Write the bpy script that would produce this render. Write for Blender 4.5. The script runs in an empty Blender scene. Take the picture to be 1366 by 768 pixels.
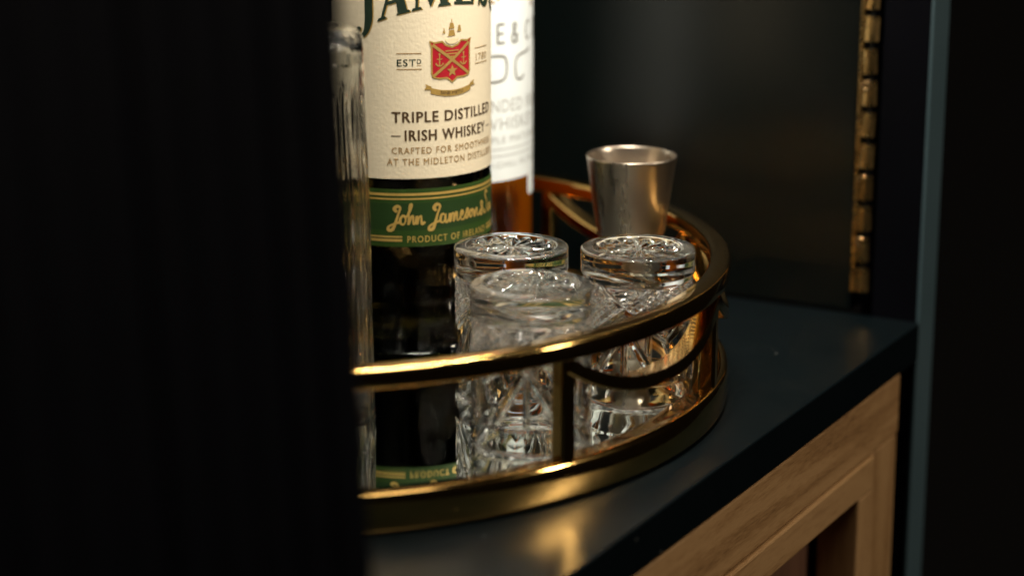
import bpy, bmesh, math, random
from mathutils import Vector, Matrix
random.seed(7)
R = math.radians
scn = bpy.context.scene
col = scn.collection

# ------------------------------------------------------------------ camera
cam_d = bpy.data.cameras.new('camera')
cam = bpy.data.objects.new('camera', cam_d); col.objects.link(cam)
cam.location = (0, 0, .27)
cam.rotation_euler = (R(90 - 14.8), 0, 0)
cam_d.sensor_width = 36; cam_d.lens = 36 * 2900 / 1366
cam_d.clip_start = .01; cam_d.clip_end = 50
cam_d.dof.use_dof = True
cam_d.dof.focus_distance = .856
cam_d.dof.aperture_fstop = 4.8
scn.camera = cam

# ------------------------------------------------------------------ world: a dark room
w = bpy.data.worlds.new('World'); scn.world = w; w.use_nodes = True
bg = w.node_tree.nodes['Background']
bg.inputs[0].default_value = (.9, .75, .6, 1); bg.inputs[1].default_value = .0025

# cabinet frame: s runs along the open front towards the camera, o outwards, from the far front corner
CX, CY = .187, .96
D1 = Vector((-.487, -.8734)); NO = Vector((.8734, -.487))
CANG = math.atan2(D1.y, D1.x)
def cab(s, o, z):
    return Vector((CX + s * D1.x + o * NO.x, CY + s * D1.y + o * NO.y, z))

# ------------------------------------------------------------------ lamps
def area(name, loc, target, size, size_y, power, colr, spread=180):
    l = bpy.data.lights.new(name, 'AREA'); l.shape = 'RECTANGLE'
    l.size = size; l.size_y = size_y; l.energy = power; l.color = colr; l.spread = R(spread)
    o = bpy.data.objects.new(name, l); col.objects.link(o)
    o.location = loc
    o.rotation_euler = (Vector(target) - Vector(loc)).to_track_quat('-Z', 'Y').to_euler()
    return o
# LED bar under the cabinet top, near the open front: the key light
area('cabinet_lamp', cab(.22, -.02, .56), cab(.20, -.20, .08), .34, .012, 3.9, (1, .93, .80), 130)
# room lamp out in front; an added wide fill overhead brightens glass and metal
area('room_lamp', (1.09, .48, .62), (-.02, .90, .06), .14, .14, 5.6, (1, .88, .72))
area('overhead_fill', (.35, .10, 1.75), (.0, .80, .0), .9, .9, 7.0, (1, .90, .76))  # added fill, no such source in view

scn.view_settings.view_transform = 'Standard'
scn.view_settings.look = 'None'
scn.view_settings.exposure = 0
scn.view_settings.gamma = 1
scn.view_settings.use_curve_mapping = False
cy = scn.cycles
cy.use_denoising = True
try: cy.denoiser = 'OPENIMAGEDENOISE'
except Exception: pass
cy.max_bounces = 24; cy.transmission_bounces = 20; cy.glossy_bounces = 10; cy.diffuse_bounces = 4
cy.transparent_max_bounces = 16
cy.caustics_reflective = False; cy.caustics_refractive = True
cy.blur_glossy = .05
cy.sample_clamp_indirect = 14

# ------------------------------------------------------------------ materials
def mat(name):
    m = bpy.data.materials.new(name); m.use_nodes = True
    return m, m.node_tree, m.node_tree.nodes['Principled BSDF']
def setp(b, **k):
    for n, v in k.items():
        n = n.replace('_', ' ')
        i = b.inputs[n]
        if hasattr(i.default_value, '__len__') and len(v) == 3 and len(i.default_value) == 4: v = (*v, 1)
        i.default_value = v
def coords(nt, kind='Object', scale=(1, 1, 1)):
    t = nt.nodes.new('ShaderNodeTexCoord'); m = nt.nodes.new('ShaderNodeMapping')
    m.inputs['Scale'].default_value = scale
    nt.links.new(t.outputs[kind], m.inputs['Vector'])
    return m.outputs[0]
def noise(nt, vec, scale, detail=4, rough=.5, dist=0):
    n = nt.nodes.new('ShaderNodeTexNoise')
    n.inputs['Scale'].default_value = scale; n.inputs['Detail'].default_value = detail
    n.inputs['Roughness'].default_value = rough; n.inputs['Distortion'].default_value = dist
    nt.links.new(vec, n.inputs['Vector'])
    return n.outputs['Fac']
def ramp(nt, fac, stops):
    r = nt.nodes.new('ShaderNodeValToRGB')
    e = r.color_ramp.elements
    while len(e) < len(stops): e.new(.5)
    for x, (p, c) in zip(e, stops):
        x.position = p; x.color = (*c, 1) if len(c) == 3 else c
    nt.links.new(fac, r.inputs[0])
    return r.outputs[0]
def maprange(nt, fac, a, b):
    m = nt.nodes.new('ShaderNodeMapRange')
    m.inputs['To Min'].default_value = a; m.inputs['To Max'].default_value = b
    nt.links.new(fac, m.inputs['Value'])
    return m.outputs[0]
def bump(nt, b, height, strength, dist):
    n = nt.nodes.new('ShaderNodeBump')
    n.inputs['Strength'].default_value = strength; n.inputs['Distance'].default_value = dist
    nt.links.new(height, n.inputs['Height']); nt.links.new(n.outputs[0], b.inputs['Normal'])

def paint(name, c0, c1, rough, dust=False, var=.07):
    m, nt, b = mat(name)
    v = coords(nt)
    n1 = noise(nt, v, 14, 5, .6)
    c = ramp(nt, n1, [(.3, c0), (.7, c1)])
    if dust:
        vo = nt.nodes.new('ShaderNodeTexVoronoi'); vo.inputs['Scale'].default_value = 55
        nt.links.new(v, vo.inputs['Vector'])
        n3 = noise(nt, v, 9, 1)
        lt = nt.nodes.new('ShaderNodeMath'); lt.operation = 'LESS_THAN'; lt.inputs[1].default_value = .028
        nt.links.new(vo.outputs['Distance'], lt.inputs[0])
        mx = nt.nodes.new('ShaderNodeMix'); mx.data_type = 'RGBA'
        nt.links.new(lt.outputs[0], mx.inputs[0]); nt.links.new(c, mx.inputs[6])
        mx.inputs[7].default_value = (.10, .10, .09, 1)
        c = mx.outputs[2]
    nt.links.new(c, b.inputs['Base Color'])
    nt.links.new(maprange(nt, noise(nt, v, 35, 6, .65), rough - var, rough + var * 1.3), b.inputs['Roughness'])
    bump(nt, b, noise(nt, v, 420, 3), .03, .0004)
    return m
M = {}
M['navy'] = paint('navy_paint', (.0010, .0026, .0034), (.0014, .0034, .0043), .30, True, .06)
M['panel'] = paint('dark_panel_paint', (.0007, .0021, .0021), (.0009, .0026, .0025), .30, False, .02)
M['navy'].node_tree.nodes['Principled BSDF'].inputs['Specular IOR Level'].default_value = .34
M['panel'].node_tree.nodes['Principled BSDF'].inputs['Specular IOR Level'].default_value = .6
M['teal_lit'] = paint('teal_paint_lit', (.042, .072, .083), (.052, .084, .096), .42)  # cabinet paint made lighter: light on the front edge put into colour
M['black'] = paint('black_blue_paint_and_shade', (.0006, .0007, .0016), (.0010, .0011, .0028), .6)  # door paint; on the side stile its darkness stands in for shade
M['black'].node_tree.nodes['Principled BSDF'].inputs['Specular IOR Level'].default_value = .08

def wood(name, scale):
    m, nt, b = mat(name)
    v = coords(nt, 'Object', scale)
    big = noise(nt, v, 5, 3, .5, .25)
    fine = noise(nt, coords(nt, 'Object', tuple(x * 4 for x in scale)), 26, 6, .7, .2)
    mul = nt.nodes.new('ShaderNodeMix'); mul.data_type = 'FLOAT'; mul.inputs[0].default_value = .45
    nt.links.new(big, mul.inputs[2]); nt.links.new(fine, mul.inputs[3])
    c = ramp(nt, mul.outputs[0], [(.34, (.11, .050, .016)), (.45, (.29, .155, .058)), (.54, (.40, .232, .098)), (.66, (.27, .142, .054))])
    nt.links.new(c, b.inputs['Base Color'])
    b.inputs['Roughness'].default_value = .48
    bump(nt, b, fine, .35, .0006)
    return m
M['oak_s'] = wood('oak_grain_lengthwise', (1.1, 18, 18))
M['oak_z'] = wood('oak_grain_upright', (18, 18, 1.1))
M['dark_oak'] = wood('oak_panel_stained', (18, 18, 1.1))
m_, nt_, b_ = mat('walnut_panel')
v_ = coords(nt_, 'Object', (18, 18, 1.1))
nt_.links.new(ramp(nt_, noise(nt_, v_, 9, 5, .6, .5), [(.3, (.09, .040, .022)), (.7, (.15, .070, .038))]), b_.inputs['Base Color'])
b_.inputs['Roughness'].default_value = .5
M['walnut'] = m_

def metal(name, colr, rough, nscale=30, bs=.05, stretch=(1, 1, 1), tarn=None):
    m, nt, b = mat(name)
    v = coords(nt, 'Object', stretch)
    b.inputs['Metallic'].default_value = 1
    n = noise(nt, v, nscale, 4, .6)
    nt.links.new(ramp(nt, n, [(.35, tarn or tuple(x * .82 for x in colr)), (.65, colr)]), b.inputs['Base Color'])
    nt.links.new(maprange(nt, noise(nt, v, nscale * 2.3, 5, .6), rough * .6, rough * 1.6), b.inputs['Roughness'])
    bump(nt, b, noise(nt, v, nscale * 1.2, 2), bs, .002)
    return m
M['gold'] = metal('polished_gold_brass', (.95, .59, .19), .095, 45, .06)
M['brass'] = metal('aged_hinge_brass', (.80, .52, .20), .26, 60, .30)
M['steel'] = metal('brushed_steel', (.53, .45, .36), .27, 38, .03, (1, 1, .05))
M['screw'] = metal('screw_brass', (.55, .36, .17), .3, 90, .1)
m_, nt_, b_ = mat('mirror_glass')
setp(b_, Base_Color=(.88, .95, .91), Metallic=1.0)
nt_.links.new(maprange(nt_, ramp(nt_, noise(nt_, coords(nt_), 40, 5, .65), [(.45, (0, 0, 0)), (.75, (1, 1, 1))]), .008, .06), b_.inputs['Roughness'])   # wipe marks
M['mirror'] = m_

def glassm(name, c, rough=0, ior=1.52):
    m, nt, b = mat(name)
    setp(b, Base_Color=c, Roughness=rough, IOR=ior, Transmission_Weight=1.0)
    return m, nt, b
M['crystal'], nt_, b_ = glassm('cut_crystal', (.99, .99, .985), .0)
v_ = coords(nt_)
nt_.links.new(maprange(nt_, ramp(nt_, noise(nt_, v_, 70, 4, .6), [(.52, (0, 0, 0)), (.72, (1, 1, 1))]), .0, .015), b_.inputs['Roughness'])   # finger marks
M['clear'], nt_, b_ = glassm('clear_bottle_glass', (.97, .985, .97), .0)
M['ribglass'], nt_, b_ = glassm('pressed_glass', (.97, .98, .97), .02)
v_ = coords(nt_, 'Object', (1, 1, .25))
bump(nt_, b_, noise(nt_, v_, 260, 3), .3, .0006)
M['greenglass'], nt_, b_ = glassm('dark_green_bottle_glass', (.017, .019, .007), .02)
# whiskey: amber liquid with a little body
m, nt, b = mat('amber_whiskey')
setp(b, Base_Color=(1.0, .21, .004), Roughness=.12, IOR=1.36, Transmission_Weight=.0, Specular_IOR_Level=.06, Subsurface_Weight=.75, Subsurface_Scale=.012, Subsurface_Radius=(1.0, .9, .7))
M['whiskey'] = m
m, nt, b = mat('black_cap'); setp(b, Base_Color=(.01, .011, .01), Roughness=.35); M['cap'] = m

def paper(name, c, emboss=.0, rough=.62):
    m, nt, b = mat(name)
    v = coords(nt)
    nt.links.new(ramp(nt, noise(nt, v, 60, 4), [(.3, tuple(x * .965 for x in c)), (.7, c)]), b.inputs['Base Color'])
    b.inputs['Roughness'].default_value = rough
    bump(nt, b, noise(nt, v, 750, 3, .5), emboss, .0006)
    return m
M['cream'] = paper('cream_label_paper', (.77, .665, .48), .14)
M['white'] = paper('white_label_paper', (.88, .92, .91), .06, .5)
M['band'] = paper('green_label_paper', (.024, .056, .009), .05, .5)
M['band_dark'] = paper('deep_green_label_paper', (.015, .040, .009), .05, .5)
for k_ in ('band', 'band_dark'): M[k_].node_tree.nodes['Principled BSDF'].inputs['Specular IOR Level'].default_value = .22
def ink(name, c, rough=.5, metallic=0):
    m, nt, b = mat(name)
    v = coords(nt)
    nt.links.new(ramp(nt, noise(nt, v, 300, 3), [(.35, tuple(x * .85 for x in c)), (.65, c)]), b.inputs['Base Color'])
    setp(b, Roughness=rough, Metallic=metallic)
    return m
M['ink_green'] = ink('bottle_green_ink', (.012, .028, .016))
M['ink_brown'] = ink('dark_brown_ink', (.075, .042, .016))
M['ink_tan'] = ink('tan_gold_ink', (.36, .22, .085))
M['ink_gold'] = ink('gold_foil', (.52, .33, .09), .42, .35)
M['ink_gold_light'] = ink('bright_gold_foil', (.72, .47, .13), .36, .45)
M['ink_red'] = ink('crest_red_ink', (.42, .008, .020), .45)
M['ink_cream'] = ink('cream_ink', (.80, .66, .42))
M['ink_grey'] = ink('grey_ink', (.17, .16, .14))
M['ink_pale'] = ink('pale_grey_ink', (.46, .46, .43))

# ------------------------------------------------------------------ mesh helpers
def link(name, me, m, parent=None):
    o = bpy.data.objects.new(name, me); col.objects.link(o)
    if m is not None:
        me.materials.clear(); me.materials.append(m)
    if parent is not None: o.parent = parent
    return o
def from_bm(name, bm, m, parent=None, smooth=False, recalc=True):
    if recalc: bmesh.ops.recalc_face_normals(bm, faces=bm.faces)
    me = bpy.data.meshes.new(name); bm.to_mesh(me); bm.free()
    if smooth: me.shade_smooth()
    return link(name, me, m, parent)
def box_bm(x0, x1, y0, y1, z0, z1, bev=.0, seg=2):
    bm = bmesh.new()
    bmesh.ops.create_cube(bm, size=1)
    for v in bm.verts:
        v.co = ((x0 + x1) / 2 + v.co.x * (x1 - x0), (y0 + y1) / 2 + v.co.y * (y1 - y0), (z0 + z1) / 2 + v.co.z * (z1 - z0))
    if bev: bmesh.ops.bevel(bm, geom=list(bm.edges), offset=bev, segments=seg, affect='EDGES', profile=.5)
    return bm
def cabbox(name, s0, s1, o0, o1, z0, z1, m, parent=None, bev=.0008):
    """box in the cabinet frame; the object's axes are the cabinet's"""
    o = from_bm(name, box_bm(s0, s1, o0, o1, z0, z1, bev), m, parent)
    if parent is None:
        o.location = (CX, CY, 0); o.rotation_euler = (0, 0, CANG)
    return o
def lathe(name, prof, m, parent=None, seg=96, smooth=True):
    bm = bmesh.new(); rings = []
    for r, z in prof:
        if r < 1e-6: rings.append([bm.verts.new((0, 0, z))])
        else: rings.append([bm.verts.new((r * math.cos(2 * math.pi * i / seg), r * math.sin(2 * math.pi * i / seg), z)) for i in range(seg)])
    for a, b in zip(rings, rings[1:]):
        for i in range(seg):
            j = (i + 1) % seg
            if len(a) == 1 and len(b) == 1: continue
            if len(a) == 1: bm.faces.new((a[0], b[j], b[i]))
            elif len(b) == 1: bm.faces.new((a[i], a[j], b[0]))
            else: bm.faces.new((a[i], a[j], b[j], b[i]))
    return from_bm(name, bm, m, parent, smooth)
def closed_lathe(name, prof, m, parent=None, seg=160, smooth=True):
    return lathe(name, prof + [prof[0]], m, parent, seg, smooth)
def thing(name, label, cat, loc=(0, 0, 0), rz=0, group=None):
    o = bpy.data.objects.new(name, None); col.objects.link(o)
    o.empty_display_size = .02
    o.location = loc; o.rotation_euler = (0, 0, rz)
    o['label'] = label; o['category'] = cat
    if group: o['group'] = group
    return o
def struct(o): o['kind'] = 'structure'; return o
def arc_pts(cx, cz, r, a0, a1, n):
    return [(cx + r * math.cos(R(a0 + (a1 - a0) * i / n)), cz + r * math.sin(R(a0 + (a1 - a0) * i / n))) for i in range(n + 1)]

# ================================================================== SETTING
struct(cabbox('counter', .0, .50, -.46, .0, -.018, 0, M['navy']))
# side wall at the far end: the panel left of the hinge, the front stile right of it
struct(cabbox('side_panel', -.022, -.0005, -.46, -.0345, .0005, .75, M['panel'], bev=.0012))
struct(cabbox('side_stile_shaded', -.0225, -.0002, -.0235, -.0020, -.45, .75, M['black'], bev=.0006))  # shade on the inner face painted as near-black
struct(cabbox('stile_edge_lit', -.0225, -.0002, -.0019, -.0004, -.45, .75, M['teal_lit'], bev=.0005))  # front edge of the same stile, its light painted in as paler teal
struct(cabbox('side_lining', -.0223, -.016, -.0345, -.0236, -.40, .75, M['black'], bev=0))
struct(cabbox('back_panel', -.02, .50, -.478, -.4605, -.02, .75, M['panel']))
struct(cabbox('partition_wall', .478, .50, -.46, -.02, .0005, .75, M['panel']))

# ------------------------------------------------------------------ oak front under the counter
fr = thing('drawer_front', 'pale oak framed front below the dark counter edge', 'drawer front', (CX, CY, 0), CANG)
F0 = -.0006
s0, s1, z0, z1 = .0215, .62, -.34, -.0185
cabbox('top_rail', s0, s1, F0 - .018, F0, -.0465, z1, M['oak_s'], fr, .001)
cabbox('stile', s0, s0 + .034, F0 - .018, F0 - .0004, z0, -.0468, M['oak_z'], fr, .001)
cabbox('stile', s1 - .034, s1, F0 - .018, F0 - .0004, z0, -.0468, M['oak_z'], fr, .001)
cabbox('bottom_rail', s0 + .0342, s1 - .0342, F0 - .018, F0, z0, z0 + .028, M['oak_s'], fr, .001)
# inner moulding, a step proud of the frame, its outer edge rounded
cabbox('moulding', s0 + .0343, s1 - .0343, F0 - .018, F0 + .0014, -.0625, -.0469, M['oak_s'], fr, .0011)
cabbox('moulding', s0 + .0343, s0 + .0513, F0 - .018, F0 + .0011, z0 + .028, -.0628, M['oak_z'], fr, .0011)
cabbox('moulding', s1 - .0513, s1 - .0343, F0 - .018, F0 + .0011, z0 + .028, -.0628, M['oak_z'], fr, .0011)
cabbox('panel', s0 + .03, s1 - .03, F0 - .027, F0 - .0215, z0 + .01, -.03, M['walnut'], fr, 0)

# ------------------------------------------------------------------ fluted door of the next bay
fd = thing('fluted_door', 'near-black fluted cabinet door, blurred along the left foreground', 'door', (CX, CY, 0), CANG)
fd.rotation_euler = (0, .07, CANG)
DS = .4865
cabbox('backing', DS, .98, .0006, .0185, -.36, .75, M['black'], fd, .001)
pitch = .016
bm = bmesh.new()
pts = [(-.0078, 0), ] + [(.0078 * math.cos(math.pi * (1 - k / 14)), .0022 * math.sin(math.pi * (1 - k / 14))) for k in range(1, 14)] + [(.0078, 0)]
lo = [bm.verts.new((x, y, -.36)) for x, y in pts]; hi = [bm.verts.new((x, y, .75)) for x, y in pts]
for i in range(len(pts) - 1): bm.faces.new((lo[i], lo[i + 1], hi[i + 1], hi[i]))
bm.faces.new((lo[0], lo[-1], hi[-1], hi[0])); bm.faces.new(lo); bm.faces.new(list(reversed(hi)))
fl = from_bm('flute', bm, M['black'], fd)
fl.location = (DS + pitch / 2, .0186, 0)
for i in range(1, 29):
    c = fl.copy(); col.objects.link(c); c.parent = fd; c.location = (DS + pitch / 2 + i * pitch + random.uniform(-.0008, 0), .0186 - random.uniform(0, .0016), 0); c.scale = (1 + random.uniform(-.12, .0), 1, 1)

# ------------------------------------------------------------------ piano hinge on the side wall
hg = thing('piano_hinge', 'long brass piano hinge on the dark side panel', 'hinge', (CX, CY, 0), CANG)
cabbox('leaf', -.0006, .0006, -.0340, -.0323, .0105, .75, M['brass'], hg, .0002)
nk = 46; kp = .0145
bm = bmesh.new()
L = kp - .0034; n = 14
for e in (0, 1):
    pass
ringl = [bm.verts.new((.0020 * math.cos(a), .0033 * math.sin(a), .0)) for a in [2 * math.pi * i / n for i in range(n)]]
ringh = [bm.verts.new((v.co.x, v.co.y, L)) for v in ringl]
for i in range(n): bm.faces.new((ringl[i], ringl[(i + 1) % n], ringh[(i + 1) % n], ringh[i]))
bm.faces.new(list(reversed(ringl))); bm.faces.new(ringh)
kn = from_bm('knuckle', bm, M['brass'], hg, False)
kn.location = (.0016, -.0282, .0115)
for i in range(1, nk):
    c = kn.copy(); col.objects.link(c); c.parent = hg; c.location = (.0016 + random.uniform(-.0002, .0002), -.0282 + random.uniform(-.0002, .0002), .0115 + i * kp); c.rotation_euler = (random.uniform(-.03, .03), random.uniform(-.12, .12), random.uniform(-.25, .25))
pin = from_bm('pin', box_bm(.0006, .0022, -.0289, -.0275, .0105, .74), M['cap'], hg)
sc = None
for i, z in enumerate((.0345, .0635, .1070, .1505, .2085, .2955, .3825, .4695)):
    if sc is None:
        bm = bmesh.new(); prev = None; nn = 16
        for r_, x_ in ((.0030, .0006), (.0030, .0010), (.0022, .0017), (.0009, .0018), (.0008, .0010)):
            ring = [bm.verts.new((x_, r_ * math.cos(2 * math.pi * k / nn), r_ * math.sin(2 * math.pi * k / nn))) for k in range(nn)]
            if prev:
                for k in range(nn): bm.faces.new((prev[k], prev[(k + 1) % nn], ring[(k + 1) % nn], ring[k]))
            prev = ring
        bm.faces.new(prev)
        sc = from_bm('screw', bm, M['screw'], hg, True); c = sc
    else:
        c = sc.copy(); col.objects.link(c); c.parent = hg
    c.location = (.0020, -.0292, z)

# ================================================================== TRAY
TX, TY, TR = -.0911, .8668, .1800
tray = thing('serving_tray', 'round gold gallery tray with mirrored floor standing on the dark counter', 'tray', (TX, TY, .0005))
MZ = .0095            # world height of the mirror's face
lathe('mirror_plate', [(0, .0045), (.1690, .0045), (.1690, .0088), (.1686, .0090), (0, .0090)], M['mirror'], tray, 160, False)
closed_lathe('base_ring', [(.1700, 0), (.1790, 0), (.1798, .0006), (.1802, .0018), (.1802, .0122), (.1798, .0136), (.1788, .0146), (.1775, .0147),
             (.1764, .0141), (.1750, .0131), (.1722, .0124), (.1690, .0121), (.1662, .0117), (.1652, .0108), (.1650, .0092), (.1700, .0091)], M['gold'], tray, 240)
def rail_prof(r0, r1, z0, z1, b):
    return [(r0 + b, z0), (r1 - b, z0), (r1 - b * .3, z0 + b * .3), (r1, z0 + b), (r1, z1 - b), (r1 - b * .3, z1 - b * .3), (r1 - b, z1),
            (r0 + b, z1), (r0 + b * .3, z1 - b * .3), (r0, z1 - b), (r0, z0 + b), (r0 + b * .3, z0 + b * .3)]
closed_lathe('rail', rail_prof(.1715, .1802, .0512, .0585, .0012), M['gold'], tray, 240)
posts = [-51.5, -17.2, 17.2, 51.5, 128.5, 162.8, 197.2, 231.5]
pbm = box_bm(-.0034, .0034, -.0031, .0031, .0125, .0520, .0012, 3)
post0 = None
for i, a in enumerate(posts):
    if post0 is None: post0 = from_bm('post', pbm, M['gold'], tray); c = post0
    else: c = post0.copy(); col.objects.link(c); c.parent = tray
    c.location = (.1755 * math.cos(R(a)), .1755 * math.sin(R(a)), 0); c.rotation_euler = (0, 0, R(a))
# swags: flat bars that hang from post top to post top
bm = bmesh.new(); prev = None; N = 48; half = R(17.15)
for i in range(N + 1):
    t = i / N; a = -half + 2 * half * t
    u = abs(2 * t - 1)
    z = .0493 - .0150 * (1 - u ** 2.3)
    dz = .0150 * 2.3 * u ** 1.3 * (1 if t > .5 else -1) * 2 / (2 * half * .1755)
    tl = math.hypot(1, dz); ca, sa = math.cos(a), math.sin(a)
    hz, ht = .0027, -.0027 * dz / tl      # half height kept square to the bar
    hz = .0027 / tl
    ring = []
    for (dr, k) in ((-.0036, -1), (.0036, -1), (.0041, -.75), (.0041, .75), (.0036, 1), (-.0036, 1), (-.0041, .75), (-.0041, -.75)):
        r_ = .1757 + dr
        aa = a + k * ht / .1755
        ring.append(bm.verts.new((r_ * math.cos(aa), r_ * math.sin(aa), z + k * hz)))
    if prev:
        for k in range(8): bm.faces.new((prev[k], prev[(k + 1) % 8], ring[(k + 1) % 8], ring[k]))
    else: bm.faces.new(list(reversed(ring)))
    prev = ring
bm.faces.new(prev)
sw = None
for a in (-34.35, 0, 34.35, 145.65, 180, 214.35):
    if sw is None: sw = from_bm('swag', bm, M['gold'], tray); c = sw
    else: c = sw.copy(); col.objects.link(c); c.parent = tray
    c.rotation_euler = (0, 0, R(a))

# ================================================================== PRINT HELPERS
def wrap_bm(bm, rad, th0, step=.0016):
    """2-D artwork (x along the label, y up) is cut into strips and bent round a bottle; th0 is where x = 0 faces"""
    xs = [v.co.x for v in bm.verts]
    if not xs: return
    x = math.floor(min(xs) / step) * step
    while x < max(xs):
        bmesh.ops.bisect_plane(bm, geom=list(bm.verts) + list(bm.edges) + list(bm.faces), plane_co=(x, 0, 0), plane_no=(1, 0, 0), dist=1e-7)
        x += step
    for v in bm.verts:
        a = th0 + v.co.x / rad
        rr = rad + v.co.z
        v.co = (rr * math.sin(a), -rr * math.cos(a), v.co.y)
def art(name, bm, m, parent, rad, th0):
    for f in bm.faces: f.smooth = False
    bmesh.ops.dissolve_degenerate(bm, dist=1e-7, edges=bm.edges)
    bmesh.ops.triangulate(bm, faces=bm.faces)
    wrap_bm(bm, rad, th0)
    return from_bm(name, bm, m, parent, False)
def polys_bm(polys):
    bm = bmesh.new()
    for k, p in enumerate(polys):
        try: bm.faces.new([bm.verts.new((x, y, (k % 23) * 1.5e-6)) for x, y in p])
        except ValueError: pass
    return bm
def ribbon(pts, wd, closed=False):
    """one quad strip along a polyline; wd a width or a list of widths"""
    out = []; n = len(pts); L = []; Rr = []
    for i, (x, y) in enumerate(pts):
        a = pts[(i - 1) % n] if (closed or i > 0) else pts[i]
        b = pts[(i + 1) % n] if (closed or i < n - 1) else pts[i]
        dx, dy = b[0] - a[0], b[1] - a[1]; l = math.hypot(dx, dy) or 1
        h = (wd[i] if isinstance(wd, (list, tuple)) else wd) / 2
        L.append((x - dy / l * h, y + dx / l * h)); Rr.append((x + dy / l * h, y - dx / l * h))
    for i in range(n if closed else n - 1):
        j = (i + 1) % n
        out.append([L[i], Rr[i], Rr[j], L[j]])
    return out
def smooth_path(P, n=6):
    """Catmull-Rom through the points"""
    out = []
    for i in range(len(P) - 1):
        p0 = P[max(i - 1, 0)]; p1 = P[i]; p2 = P[i + 1]; p3 = P[min(i + 2, len(P) - 1)]
        for k in range(n):
            t = k / n
            out.append(tuple(.5 * ((2 * p1[d]) + (-p0[d] + p2[d]) * t + (2 * p0[d] - 5 * p1[d] + 4 * p2[d] - p3[d]) * t * t + (-p0[d] + 3 * p1[d] - 3 * p2[d] + p3[d]) * t ** 3) for d in (0, 1)))
    out.append(tuple(P[-1])); return out
def text_bm(txt, width, cap, x0, y0, weight=.0, align='c', spacing=1.0, arch=None):
    cu = bpy.data.curves.new('t', 'FONT'); cu.body = txt; cu.size = 1; cu.space_character = spacing
    cu.resolution_u = 3
    o = bpy.data.objects.new('t', cu); col.objects.link(o)
    bpy.context.view_layer.update()
    me = bpy.data.meshes.new_from_object(o.evaluated_get(bpy.context.evaluated_depsgraph_get()))
    bpy.data.objects.remove(o); bpy.data.curves.remove(cu)
    bm = bmesh.new(); bm.from_mesh(me); bpy.data.meshes.remove(me)
    xs = [v.co.x for v in bm.verts]; ys = [v.co.y for v in bm.verts]
    capn = max(ys)
    w = max(xs) - min(xs); sx = width / w; sy = cap / capn
    off = {'c': -width / 2, 'l': 0, 'r': -width}[align]
    for v in bm.verts:
        v.co = (x0 + off + (v.co.x - min(xs)) * sx, y0 + v.co.y * sy, 0)
        if arch: v.co.y += arch(v.co.x)
    if weight:                                   # bolder: copies a hair to each side, each a few micrometres higher
        d = weight * .5 * sy
        base = [f for f in bm.faces]
        for k, (ox, oy) in enumerate(((-d, 0), (d, 0), (0, d * .6), (0, -d * .6))):
            g_ = bmesh.ops.duplicate(bm, geom=base)['geom']
            for v in g_:
                if isinstance(v, bmesh.types.BMVert): v.co = (v.co.x + ox, v.co.y + oy, (k + 1) * 6e-6)
    return bm
def patch(name, m, parent, rad, th0, x0, x1, z0, z1, thick=.00012):
    """paper label: a bent sheet with a real thickness"""
    bm = bmesh.new(); n = max(8, int((x1 - x0) / .0012)); rows = []
    for i in range(n + 1):
        a = th0 + (x0 + (x1 - x0) * i / n) / rad
        s_, c_ = math.sin(a), -math.cos(a)
        rows.append([bm.verts.new((rr * s_, rr * c_, z)) for rr, z in ((rad, z0), (rad, z1), (rad - thick, z1), (rad - thick, z0))])
    for a, b in zip(rows, rows[1:]):
        for k in range(4): bm.faces.new((a[k], a[(k + 1) % 4], b[(k + 1) % 4], b[k]))
    bm.faces.new(rows[0]); bm.faces.new(list(reversed(rows[-1])))
    return from_bm(name, bm, m, parent, False)

# ================================================================== BOTTLE 1: green bottle, cream label
JX, JY, JR = -.0446, .9060, .0358
jb = thing('whiskey_bottle', 'dark green whiskey bottle with cream label, red crest and green band', 'bottle', (JX, JY, MZ))
prof = [(0, .002), (.026, .0015), (.0322, 0), (.0342, .0006), (.0354, .0024), (.0356, .004), (.0356, .045), (.0356, .182), (.0352, .190), (.0335, .198), (.028, .210),
        (.0205, .219), (.0163, .230), (.0150, .245), (.0148, .262), (.0160, .264), (.0160, .270), (.0146, .271), (0, .271)]
body = lathe('body', prof, M['greenglass'], jb, 128)
lathe('cap', [(0, .2712), (.0156, .2712), (.0164, .2722), (.0164, .298), (.0156, .299), (0, .299)], M['cap'], jb, 64)
TH = R(34.5)
zz = lambda z: z + .0042 - .0186 * (z - .0534) - MZ
lab = patch('label', M['cream'], jb, JR, TH, -.0555, .0555, zz(.0824), zz(.188))
r1 = JR + .00008; r2 = JR + .00014; r3 = JR + .0002
# arched name, built letter by letter with flared feet
def ser(x, y, w, t=.0011): return [(x - w / 2, y), (x + w / 2, y), (x + w / 2 - .0006, y + t), (x - w / 2 + .0006, y + t)]
H_ = .0165
def let_J():
    st = smooth_path([(.0062, H_), (.0062, .008), (.0061, .002), (.0050, -.0020), (.0026, -.0034), (.0006, -.0022), (.0004, -.0008)], 5)
    wd = [.0034] * 11 + [max(.0012, .0034 - .0024 * (i / 14)) for i in range(len(st) - 11)]
    ball = [arc_pts(.0011, -.0004, .0016, 0, 342, 18)]
    return ribbon(st, wd) + ball + [ser(.0062, H_ - .0004, .0075)]
def let_A():
    return [[(.0, .0), (.0012, .0), (.0066, H_ + .0006), (.0052, H_ + .0006)], [(.0073, 0), (.0112, 0), (.0068, H_ + .0006), (.0052, H_ + .0006), (.0050, H_ - .001)],
            [(.0022, .0050), (.0086, .0050), (.0083, .0064), (.0026, .0064)], ser(.0006, -.0002, .0040), ser(.0094, -.0002, .0056)]
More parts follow.
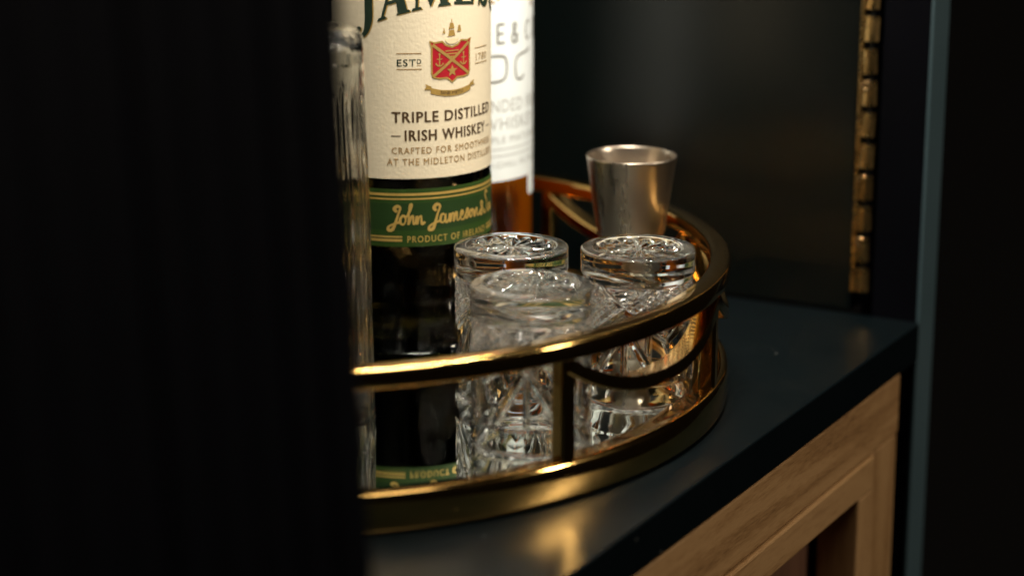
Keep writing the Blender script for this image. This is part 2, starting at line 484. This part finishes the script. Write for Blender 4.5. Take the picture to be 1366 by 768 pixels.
def let_M():
    return [[(.0012, 0), (.0023, 0), (.0030, H_), (.0018, H_)], [(.0018, H_), (.0050, H_), (.0090, .0030), (.0076, .0)], [(.0076, 0), (.0090, .003), (.0134, H_), (.0121, H_)],
            [(.0118, 0), (.0152, 0), (.0142, H_), (.0112, H_)], ser(.0018, -.0002, .0042), ser(.0135, -.0002, .0058), ser(.0030, H_ - .0009, .005), ser(.0134, H_ - .0009, .0046)]
def let_E():
    return [[(.0014, 0), (.0046, 0), (.0046, H_), (.0014, H_)], [(.0005, 0), (.0112, 0), (.0120, .0044), (.0112, .0044), (.0098, .0012), (.0005, .0012)],
            [(.0005, H_), (.0108, H_), (.0114, H_ - .004), (.0106, H_ - .004), (.0094, H_ - .0012), (.0005, H_ - .0012)], [(.0046, .0076), (.0084, .0076), (.0088, .0060), (.0096, .0060), (.0096, .0108), (.0088, .0108), (.0084, .0090), (.0046, .0090)]]
def let_S():
    st = smooth_path([(.0088, .0140), (.0060, .0158), (.0030, .0142), (.0024, .0114), (.0050, .0090), (.0078, .0066), (.0080, .0030), (.0054, .0008), (.0022, .0022)], 5)
    n = len(st); wd = [.0012 + .0026 * math.sin(math.pi * i / (n - 1)) for i in range(n)]
    return ribbon(st, wd) + [[(.0006, -.0002), (.0016, -.0002), (.0026, .0048), (.0012, .0052)], [(.0086, .0118), (.0096, .0114), (.0100, H_), (.0092, H_)]]
def let_O():
    pts = [(.0060 + .0046 * math.cos(2 * math.pi * k / 28), H_ / 2 + (H_ / 2 - .0008) * math.sin(2 * math.pi * k / 28)) for k in range(28)]
    return ribbon(pts, [.0012 + .0024 * abs(math.cos(2 * math.pi * k / 28)) for k in range(28)], True)
def let_N():
    return [[(.0012, 0), (.0024, 0), (.0024, H_), (.0012, H_)], [(.0012, H_), (.0050, H_), (.0112, 0), (.0100, -.0004)], [(.0100, -.0004), (.0112, 0), (.0112, H_), (.0100, H_)],
            ser(.0018, -.0002, .0042), ser(.0106, H_ - .0009, .0042)]
lx = [(-.0412, let_J), (-.0300, let_A), (-.0170, let_M), (.0006, let_E), (.0146, let_S), (.0256, let_O), (.0385, let_N)]
def archz(x): return zz(.1542) - .0056 * (x / .030) ** 2
green, gold = [], []
for x0, fn in lx:
    for p in fn():
        green.append([(x0 + x, y + archz(x0 + x)) for x, y in p]); gold.append([(x0 + x + .00055, y + archz(x0 + x) - .0002) for x, y in p])
art('name_outline', polys_bm(gold), M['ink_gold'], lab, r1, TH)
art('name_lettering', polys_bm(green), M['ink_green'], lab, r2, TH)
# crest
def Z(z): return zz(z)
shield = [(-.0100, Z(.1396)), (-.0078, Z(.1388)), (-.0045, Z(.1392)), (-.0030, Z(.1376)), (0, Z(.1366)), (.0030, Z(.1376)), (.0045, Z(.1392)), (.0078, Z(.1388)), (.0100, Z(.1396)),
          (.0092, Z(.1370)), (.0092, Z(.1262)), (.0086, Z(.1246)), (.0060, Z(.1240)), (.0024, Z(.1240)), (0, Z(.1222)), (-.0024, Z(.1240)), (-.0060, Z(.1240)), (-.0086, Z(.1246)), (-.0092, Z(.1262)), (-.0092, Z(.1370))]
art('crest_shield', polys_bm([shield]), M['ink_red'], lab, r1, TH)
g = ribbon(shield, .00075, True)
g += ribbon([(-.0088, Z(.1380)), (.0086, Z(.1250))], .0012) + ribbon([(.0088, Z(.1380)), (-.0086, Z(.1250))], .0012)
star = []
for k in range(10):
    rr = .0027 if k % 2 == 0 else .0011
    star.append((rr * math.sin(k * math.pi / 5), Z(.1268) + rr * math.cos(k * math.pi / 5)))
g.append(star)
for i, wv in enumerate((.0066, .0050, .0034)):
    g.append([(-wv / 2, Z(.1354) - i * .0012), (wv / 2, Z(.1354) - i * .0012), (wv / 2 - .0003, Z(.1349) - i * .0012), (-wv / 2 + .0003, Z(.1349) - i * .0012)])
for sx in (-1, 1):                                             # small anchors in the side fields
    cx_ = sx * .0058; cz_ = Z(.1312)
    g += ribbon([(cx_, cz_ + .0022), (cx_, cz_ - .0018)], .0005) + ribbon([(cx_ - .0012, cz_ + .0008), (cx_ + .0012, cz_ + .0008)], .0004)
    g += ribbon(arc_pts(cx_, cz_ - .0002, .0018, 200, 340, 8), .0006)
    g += [arc_pts(cx_, cz_ + .0027, .0005, 0, 330, 10)]
# the ship over the shield
hull = [(-.0034, Z(.1402)), (.0034, Z(.1402)), (.0028, Z(.1388)), (.0012, Z(.1380)), (-.0012, Z(.1380)), (-.0028, Z(.1388))]
sails = []
for (cx_, cz_, ww, hh) in ((-.0002, Z(.1412), .0036, .0024), (-.0002, Z(.1442), .0028, .0024), (.0036, Z(.1428), .0022, .0026), (-.0038, Z(.1424), .0014, .0022)):
    sails.append([(cx_ - ww / 2, cz_), (cx_ + ww / 2, cz_ + .0001), (cx_ + ww / 2 - .0003, cz_ + hh * .5), (cx_ + ww / 2 - .0005, cz_ + hh), (cx_ - ww / 2 + .0006, cz_ + hh), (cx_ - ww / 2 + .0005, cz_ + hh * .5)])
sails.append([(-.0003, Z(.1468)), (.0002, Z(.1468)), (.0001, Z(.1482)), (-.0002, Z(.1482))])
# ribbon under it
def rb(t): return Z(.1192) - .0016 * (1 - (t / .0098) ** 2)
band = []
for k in range(14):
    a, b = -.0098 + .0196 * k / 14, -.0098 + .0196 * (k + 1) / 14
    band.append([(a, rb(a) - .0012), (b, rb(b) - .0012), (b, rb(b) + .0012), (a, rb(a) + .0012)])
for sx in (-1, 1):
    band.append([(sx * .0094, rb(.0098) + .0016), (sx * .0094, rb(.0098) + .0002), (sx * .0126, rb(.0098) + .0006), (sx * .0114, rb(.0098) + .0016), (sx * .0122, rb(.0098) + .0028)])
art('crest_gold', polys_bm(g + [q for q in sails] + band), M['ink_gold'], lab, r2, TH)
art('ship_hull', polys_bm([hull]), M['ink_cream'], lab, r3, TH)
art('ribbon_lettering', text_bm('SINE METU', .0108, .0013, 0, Z(.1170), .01, arch=lambda x: .0016 * (x / .0098) ** 2), M['ink_brown'], lab, r3, TH)
# est / year with their rules
art('lettering', text_bm('EST', .0076, .0028, -.0196, Z(.1296), .012, spacing=1.15), M['ink_green'], lab, r1, TH)
art('lettering', text_bm('D', .0017, .0018, -.0144, Z(.1306), .012), M['ink_green'], lab, r1, TH)
art('lettering', text_bm('1780', .0090, .0028, .0180, Z(.1296), .012, spacing=1.1), M['ink_tan'], lab, r1, TH)
rules = []
for x0, x1 in ((-.0236, -.0134), (.0128, .0232)):
    rules += [[(x0, Z(.1346)), (x1, Z(.1346)), (x1, Z(.1350)), (x0, Z(.1350))], [(x0, Z(.1281)), (x1, Z(.1281)), (x1, Z(.1285)), (x0, Z(.1285))]]
rules += [[(-.0153, Z(.1297)), (-.0135, Z(.1297)), (-.0135, Z(.1299)), (-.0153, Z(.1299))]]
for q in rules: art('rule', polys_bm([q]), M['ink_tan'], lab, r1, TH)
art('lettering', text_bm('TRIPLE DISTILLED', .0515, .0043, 0, Z(.1062), .060, spacing=1.12), M['ink_brown'], lab, r1, TH)
art('lettering', text_bm('IRISH WHISKEY', .0410, .0043, 0, Z(.0985), .060, spacing=1.12), M['ink_brown'], lab, r1, TH)
for sx in (-1, 1): art('rule', polys_bm([[(sx * .0222, Z(.1003)), (sx * .0262, Z(.1003)), (sx * .0262, Z(.1007)), (sx * .0222, Z(.1007))]]), M['ink_brown'], lab, r1, TH)
art('lettering', text_bm('CRAFTED FOR SMOOTHNESS', .0520, .0026, 0, Z(.0930), .030, spacing=1.2), M['ink_tan'], lab, r1, TH)
art('lettering', text_bm('AT THE MIDLETON DISTILLERY', .0560, .0027, 0, Z(.0882), .030, spacing=1.2), M['ink_tan'], lab, r1, TH)
# green band
gb = patch('neck_band' if False else 'green_band', M['band'], jb, JR, TH, -.0555, .0555, zz(.0534), zz(.0780))
patch('band_stripe', M['band_dark'], gb, JR + .00005, TH, -.0555, .0555, zz(.0605), zz(.0722), .00004)
lines = []
for z in (.0735, .0752): lines.append([(-.0555, Z(z)), (.0555, Z(z)), (.0555, Z(z) + (.0007 if z < .074 else .0011)), (-.0555, Z(z) + (.0007 if z < .074 else .0011))])
for z, t in ((.0556, .0011), (.0573, .0007)):
    for x0, x1 in ((-.0555, -.0222), (.0222, .0555)): lines.append([(x0, Z(z)), (x1, Z(z)), (x1, Z(z) + t), (x0, Z(z) + t)])
for q in lines: art('gold_line', polys_bm([q]), M['ink_gold_light'], gb, r1, TH)
art('lettering', text_bm('PRODUCT OF IRELAND', .0400, .0027, 0, Z(.0552), .02, spacing=1.25), M['ink_gold_light'], gb, r1, TH)
# signature, pen strokes
sig = []
def stroke(P, wv=.00085, n=6, ys=1.32):
    if wv > .00087: ys = .95; wv *= 1.25
    pts = smooth_path([(x, y * ys) for x, y in P], n); m = len(pts)
    sig.extend(ribbon([(x * .001, y * .001) for x, y in pts], [wv * (1.15 + .3 * math.sin(i * .21)) for i in range(m)]))
B = 0
def capJ(x): stroke([(x + 3.2, 6.6), (x + 2.0, 8.2), (x + 3.4, 9.6), (x + 4.6, 8.6), (x + 3.6, 5), (x + 2.4, 1), (x + 1.0, -2.4), (x - .8, -2.6), (x - .6, -1.0), (x + 1.6, .4), (x + 4.2, 1.4)], .0009)
capJ(0)
stroke([(5.6, 3.4), (4.6, 2.2), (4.8, .6), (6.0, .2), (7.0, 1.6), (6.6, 3.2), (5.6, 3.4), (7.6, 2.9)])                 # o
stroke([(7.6, 2.9), (9.4, 6.4), (9.6, 7.6), (8.8, 7.0), (8.4, 3.2), (8.2, .2), (9.2, 2.6), (10.2, 3.2), (10.3, 1.4), (10.5, .2), (11.4, .9)])  # h
stroke([(11.4, .9), (12.0, 3.2), (12.0, .2), (12.8, 2.4), (13.8, 3.3), (14.0, 1.4), (14.3, .2), (15.6, 1.0)])          # n
def capJ2(x): stroke([(x + 2.6, 6.6), (x + 1.6, 8.4), (x + 3.0, 10.0), (x + 4.4, 8.8), (x + 3.2, 5), (x + 2.2, 1), (x + 1.0, -2.4), (x - .6, -2.8), (x - .6, -1.2), (x + 1.6, .4), (x + 4.6, 1.4)], .0009)
capJ2(18.2)
stroke([(24.6, 3.4), (23.2, 3.0), (22.8, .9), (24.0, .2), (25.0, 1.6), (25.2, 3.4), (25.2, .8), (26.0, .2), (27.0, 1.4)])
stroke([(27.0, 1.4), (27.6, 3.2), (27.6, .2), (28.6, 3.0), (29.4, 3.0), (29.4, .2), (30.4, 3.0), (31.2, 3.0), (31.3, .6), (32.2, .4), (33.2, 1.6)])
stroke([(33.2, 1.6), (34.6, 2.6), (34.0, 3.6), (33.2, 2.4), (33.6, .5), (35.0, .4), (36.4, 2.0)])
stroke([(36.4, 2.0), (37.4, 4.0), (37.8, 2.0), (37.2, .4), (36.4, .7), (38.4, 1.4)])
stroke([(38.4, 1.4), (39.6, 3.4), (38.8, 2.0), (39.4, .4), (40.6, 1.6), (40.2, 3.2), (41.6, 2.8)])
stroke([(41.6, 2.8), (42.2, .4), (43.0, 2.6), (44.0, 3.2), (44.2, .8), (45.4, .6), (47.4, 2.4)])
stroke([(47.0, .6), (48.8, 4.0), (47.8, 5.2), (47.2, 4.0), (49.0, 1.4), (47.8, .2), (46.8, 1.2), (49.4, 2.8)])
stroke([(54.4, 7.4), (52.6, 8.6), (51.6, 6.8), (53.4, 4.4), (52.8, 1.0), (50.6, .4), (50.4, 2.0)], .0008)
stroke([(55.6, 3.0), (54.8, 1.2), (55.8, .3), (56.8, 2.0), (55.8, 3.2), (57.6, 2.6), (58.0, .4), (59.2, 3.0), (59.8, .4), (61.0, 1.2)])
sig = [[(x * .93 - .0272, y * .86 + Z(.0628) + .018 * 0) for x, y in p] for p in sig]
art('signature', polys_bm(sig), M['ink_gold_light'], gb, r2, TH)

# ================================================================== BOTTLE 2: clear bottle, white label
zz = lambda z: z - MZ
RX, RY, RR = -.0255, .9830, .0350
rbt = thing('whiskey_bottle', 'clear bottle of amber whiskey with white label behind the green bottle', 'bottle', (RX, RY, MZ))
i_ = .0028
lathe('glass_foot', [(0, .004), (.0255, .003), (.0300, 0), (.0325, .0005), (.0342, .0026), (.0347, .0055), (.0347, .0098), (0, .0098)], M['clear'], rbt, 128)
lathe('body', [(0, .0099), (.0347, .0099), (.0347, .165), (.0340, .176), (.0318, .1835), (0, .1835)], M['whiskey'], rbt, 128)
lathe('neck', [(0, .1836), (.0318, .1836), (.0300, .190), (.0220, .202), (.0160, .210), (.0145, .222), (.0145, .250), (.0157, .252), (.0157, .258), (.0140, .259), (.0112, .258), (.0112, .222), (.0128, .210), (.0185, .200), (.026, .190), (0, .1865)], M['clear'], rbt, 128)
lathe('stopper', [(0, .2465), (.0108, .2465), (.0108, .2595), (.0165, .2600), (.0168, .272), (.0160, .2735), (0, .2735)], M['cap'], rbt, 64)
RT = R(49.5)
rl = patch('label', M['white'], rbt, RR, RT, -.0560, .0560, zz(.0672), zz(.172))
# the tab that runs on below the label at its side
bm = bmesh.new()
tx0, tx1, tzt, tzb = .0118, .0305, zz(.0671), zz(.0575)
tab = [(tx0, tzt), (tx0, tzb + .0020), (tx0 + .0008, tzb + .0006), (tx0 + .0020, tzb), (tx1 - .0020, tzb), (tx1 - .0008, tzb + .0006), (tx1, tzb + .0020), (tx1, tzt)]
art('label_tab', polys_bm([tab]), M['white'], rl, RR - .00002, RT)
q1, q2 = RR + .0001, RR + .00016
def glyph_lines(strokes, wv): 
    out = []
    for P in strokes: out += ribbon(P, wv)
    return polys_bm(out)
zb, hc = zz(.1290), .0088
letters = []
def addl(x, strokes): 
    for P in strokes: letters.append([(x + a, zb + b) for a, b in P])
ov = [(.0021 + .0021 * math.cos(t), hc / 2 + hc / 2 * math.sin(t)) for t in [2 * math.pi * k / 24 for k in range(25)]]
addl(-.0262, [[(0, 0), (0, hc)], [(0, hc), (.0028, hc), (.0038, hc * .8), (.0030, hc * .52), (0, hc * .5)], [(.0018, hc * .5), (.0040, 0)]])
addl(-.0182, [ov])
addl(-.0100, [[(0, 0), (0, hc)], [(0, .0003), (.0038, .0003)], [(0, hc / 2), (.0032, hc / 2)], [(0, hc - .0003), (.0038, hc - .0003)]])
addl(-.0020, [smooth_path([(.0040, .0), (.0012, .0062), (.0014, .0082), (.0028, .0082), (.0028, .0064), (.0004, .0030), (.0008, .0004), (.0024, .0002), (.0042, .0040)], 4)])
addl(.0086, [[(.0040, hc * .82), (.0026, hc), (.0008, hc * .86), (.0, hc * .5), (.0008, hc * .14), (.0026, 0), (.0040, hc * .18)]])
addl(.0176, [ov])
art('lettering', glyph_lines(letters, .0010), M['ink_grey'], rl, q1, RT)
# large monogram under it
zc = zz(.1128)
mono = [smooth_path([(-.0240, zc + .0104), (-.0170, zc + .0108), (-.0085, zc + .0108), (-.0056, zc + .0092), (-.0050, zc + .0050), (-.0058, zc + .0012), (-.0090, zc - .0004), (-.0170, zc - .0006), (-.0240, zc)], 5),
        smooth_path([(.0130, zc + .0122), (.0086, zc + .0110), (.0030, zc + .0100), (.0008, zc + .0078), (.0006, zc + .0030), (.0018, zc - .0002), (.0048, zc - .0006), (.0072, zc + .0010)], 5)]
art('monogram', glyph_lines(mono, .0010), M['ink_grey'], rl, q1, RT)
rays = []
for k in range(13):
    a = R(15 + 150 * k / 12); c_, s_ = math.cos(a), math.sin(a)
    rays.append([(c_ * .0150, zz(.1415) + s_ * .0085), (c_ * .0190, zz(.1415) + s_ * .0112)])
art('sunburst', glyph_lines(rays, .0010), M['ink_tan'], rl, q1, RT)
for txt, wv, cap, z, mm in (('BLENDED IRISH', .050, .0056, .0985, 'ink_pale'), ('WHISKEY', .036, .0056, .0905, 'ink_pale'), ('TRIPLE MATURED', .044, .0030, .0845, 'ink_pale'), ('NON-CHILL FILTERED', .046, .0024, .0735, 'ink_pale')):
    art('lettering', text_bm(txt, wv, cap, 0, zz(z), .0, spacing=1.1), M[mm], rl, q1, RT)
for z in (.0815, .0785): art('rule', polys_bm([[(-.045, zz(z)), (.045, zz(z)), (.045, zz(z) + .0004), (-.045, zz(z) + .0004)]]), M['ink_pale'], rl, q1, RT)

# ================================================================== CUT GLASSES, upside down on the mirror
def seg_dist(px, pz, ax, az, bx, bz):
    dx, dz = bx - ax, bz - az
    t = max(0, min(1, ((px - ax) * dx + (pz - az) * dz) / (dx * dx + dz * dz)))
    return math.hypot(px - ax - t * dx, pz - az - t * dz)
def shot_mesh():
    NS = 4; NT = NS * 90; sec = 2 * math.pi / NS
    def base_r(z):
        if z > .0508: return .0224
        if z > .0488: return .0214 + .0010 * (z - .0488) / .0020
        if z > .0478: return .0214
        if z > .0462: return .0222 - .0008 * (z - .0462) / .0016
        return .0222
    W = sec * .0224                              # sector width on the wall
    XC = .0405                                   # height of the big crossings
    S = []                                       # wedge cuts in one sector: ax, az, bx, bz, halfwidth, depth
    for sg in (1, -1):
        S += [(0, XC, sg * .0112, .0480, .0015, .0013), (0, XC, sg * W / 2, XC - .0128, .0015, .0013)]
        S += [(sg * .0002, .0330, sg * .0118, .0135, .0016, .0012)]          # legs of the tall triangle
    S += [(0, .0345, 0, .0125, .0010, .0010)]
    zs = [.0002, .0008, .002, .005, .0085, .0092, .0098, .0104] + [.011 + i * .00032 for i in range(int((.0475 - .011) / .00032) + 1)] + [.0478, .0483, .0488, .0493, .0498, .0503, .0508, .0512, .0535, .056, .0585, .0590, .0593, .0596, .05985]
    zs = sorted(set(zs))
    half = NT // NS
    cut = {}
    for z in zs:
        for k in range(half):
            x = (k / half - .5) * W; d = 0
            if .0105 < z < .0485:
                for (ax, az, bx, bz, hw, dp) in S:
                    q = seg_dist(x, z, ax, az, bx, bz)
                    if q < hw: d = max(d, dp * (1 - q / hw))
                ax_ = abs(x); top_ = XC + ax_ * .67 - .0018; bot_ = XC - ax_ * .727 + .0018
                if ax_ > .0040 and bot_ < z < top_ and z < .0470:            # crosshatched diamonds beside the crossings
                    for q in ((ax_ + z * 1.25) / .0043, (ax_ - z * 1.25) / .0043):
                        v_ = abs((q % 1) * 2 - 1)
                        d = max(d, .00115 * max(0, (v_ - .25) / .75))
            elif abs(z - .0095) < .0006: d = .00035
            cut[(z, k)] = d
    bm = bmesh.new(); rings = []
    def ring(fr, fz): rings.append([bm.verts.new((fr(k) * math.cos(2 * math.pi * k / NT), fr(k) * math.sin(2 * math.pi * k / NT), fz(k))) for k in range(NT)])
    for z in zs:
        tz = max(0, z - .0588); bevel = .0012 - math.sqrt(max(0, .0012 ** 2 - tz * tz)) if tz > 0 else 0
        lo_ = .0009 - math.sqrt(max(0, .0009 ** 2 - (.0009 - z) ** 2)) if z < .0009 else 0
        ring(lambda k: base_r(z) - cut[(z, k % half)] - bevel - lo_, lambda k: z)
    # the foot: flat annulus, then a recessed star
    n16 = 16
    def star(r, k):
        th = 2 * math.pi * k / NT
        t1 = abs(((th * n16 / (2 * math.pi)) % 1) * 2 - 1)            # 0 in the cut, 1 on the ridge
        f = min(1, max(0, (r - .0012) / .004)) * min(1, max(0, (.0172 - r) / .0012))
        d1 = .0015 * max(0, 1 - t1 * 1.25) * f
        t2 = abs(((th * n16 * 2 / (2 * math.pi) + .25) % 1) * 2 - 1)
        g_ = math.exp(-((r - .0130) / .0022) ** 2)
        dish = .0010 * min(1, max(0, (.0178 - r) / .0008))
        return .0600 - dish - d1 - .0006 * (1 - t2) * g_
    for r in (.0211, .0190, .0182, .0178, .0174, .0170, .0166, .0160, .0154, .0146, .0138, .0130, .0122, .0114, .0106, .0096, .0086, .0076, .0066, .0056, .0046, .0036, .0026, .0016, .0008):
        ring(lambda k: r, lambda k: star(r, k))
    top = bm.verts.new((0, 0, .0590))
    for a, b in zip(rings, rings[1:]):
        for k in range(NT): bm.faces.new((a[k], a[(k + 1) % NT], b[(k + 1) % NT], b[k]))
    for k in range(NT): bm.faces.new((rings[-1][k], rings[-1][(k + 1) % NT], top))
    # bore
    ib = [(.0214, .0), (.0206, .0), (.0200, .0006), (.0196, .002), (.0192, .010), (.0186, .022), (.0180, .032), (.0172, .038), (.0156, .0415), (.0128, .0436), (.0090, .0446), (.0045, .0450)]
    prev = rings[0]
    for r_, z_ in ib:
        rg = [bm.verts.new((r_ * math.cos(2 * math.pi * k / NT), r_ * math.sin(2 * math.pi * k / NT), z_)) for k in range(NT)]
        for k in range(NT): bm.faces.new((prev[(k + 1) % NT], prev[k], rg[k], rg[(k + 1) % NT]))
        prev = rg
    ap = bm.verts.new((0, 0, .0451))
    for k in range(NT): bm.faces.new((prev[(k + 1) % NT], prev[k], ap))
    bmesh.ops.recalc_face_normals(bm, faces=bm.faces)
    me = bpy.data.meshes.new('shot_glass'); bm.to_mesh(me); bm.free(); me.shade_smooth()
    return me
sm = shot_mesh(); sm.materials.append(M['crystal'])
for (x, y, rz, labl) in ((.0490, .8215, 29, 'upturned cut crystal shot glass right of the others, in front of the jigger'),
                         (.0070, .7655, 40, 'upturned cut crystal shot glass nearest the tray rail, softly out of focus'),
                         (-.0003, .8245, 0, 'upturned cut crystal shot glass beside the green bottle, behind the nearest glass')):
    o = bpy.data.objects.new('shot_glass', sm); col.objects.link(o)
    o.location = (x, y, MZ + .0001); o.rotation_euler = (0, 0, R(rz))
    o['label'] = labl; o['category'] = 'shot glass'; o['group'] = 'upturned crystal shot glasses on the tray'

# tall ribbed glass, upside down at the left
def tall_mesh():
    NT = 240; NF = 20; Ht = .149
    bm = bmesh.new(); rings = []
    zs = [.0003, .001, .003, .008, .012, .016, .020] + [.02 + i * .004 for i in range(1, 26)] + [.122, .124, .126, .128, .131, .135, .139, .142, .1445, .1465, .148, .1488]
    for z in sorted(set(zs)):
        b = .0262 - .0026 * z / Ht
        tz = max(0, z - (Ht - .006)); bev = .006 - math.sqrt(max(0, .006 ** 2 - tz * tz))
        f = min(1, max(0, (z - .012) / .006)) * min(1, max(0, (.130 - z) / .008))
        rings.append([])
        for k in range(NT):
            th = 2 * math.pi * k / NT
            u = ((th * NF / (2 * math.pi)) % 1) * 2 - 1
            r_ = b - bev - f * .0007 * (1 - u * u) - f * .0002 * math.sin(th * 47 + 1.3 * math.sin(z * 60))
            rings[-1].append(bm.verts.new((r_ * math.cos(th), r_ * math.sin(th), z)))
    for r_, z in ((.0160, .1490), (.0145, .1488), (.0105, .1484), (.006, .1482)):
        rings.append([bm.verts.new((r_ * math.cos(2 * math.pi * k / NT), r_ * math.sin(2 * math.pi * k / NT), z)) for k in range(NT)])
    for a, b in zip(rings, rings[1:]):
        for k in range(NT): bm.faces.new((a[k], a[(k + 1) % NT], b[(k + 1) % NT], b[k]))
    t = bm.verts.new((0, 0, .1482))
    for k in range(NT): bm.faces.new((rings[-1][k], rings[-1][(k + 1) % NT], t))
    prev = rings[0]
    for r_, z_ in [(.0255, 0), (.0248, 0), (.0244, .001), (.0241, .02), (.0234, .06), (.0227, .10), (.0221, .132), (.0216, .1405), (.0195, .1442), (.0165, .1455), (.011, .1460), (.005, .1462)]:
        rg = [bm.verts.new((r_ * math.cos(2 * math.pi * k / NT), r_ * math.sin(2 * math.pi * k / NT), z_)) for k in range(NT)]
        for k in range(NT): bm.faces.new((prev[(k + 1) % NT], prev[k], rg[k], rg[(k + 1) % NT]))
        prev = rg
    ap = bm.verts.new((0, 0, .1462))
    for k in range(NT): bm.faces.new((prev[(k + 1) % NT], prev[k], ap))
    return from_bm('highball_glass', bm, M['ribglass'], None, True)
tg = tall_mesh(); tg.location = (-.0785, .7990, MZ + .0001); tg.rotation_euler = (0, 0, R(4))
tg['label'] = 'tall ribbed clear glass turned upside down in front of the green bottle'; tg['category'] = 'glass'

# ================================================================== JIGGER
jg = lathe('jigger', [(0, .0192), (.0080, .0190), (.0128, .0020), (.0133, .0002), (.0139, 0), (.0141, .0006), (.0139, .0018), (.0118, .0170), (.0106, .0245), (.0104, .0262), (.0108, .0280), (.0122, .0340), (.0150, .0440), (.0172, .0600), (.0193, .0750), (.0196, .0760), (.0195, .0766),
                      (.0192, .0767), (.0189, .0762), (.0185, .0744), (.0164, .0598), (.0142, .0440), (.0114, .0345), (.0098, .0300), (0, .0292)], M['steel'], None, 128)
jg.location = (.0515, .9200, MZ + .0001)
jg['label'] = 'tapered brushed steel jigger standing behind the shot glasses'; jg['category'] = 'jigger'
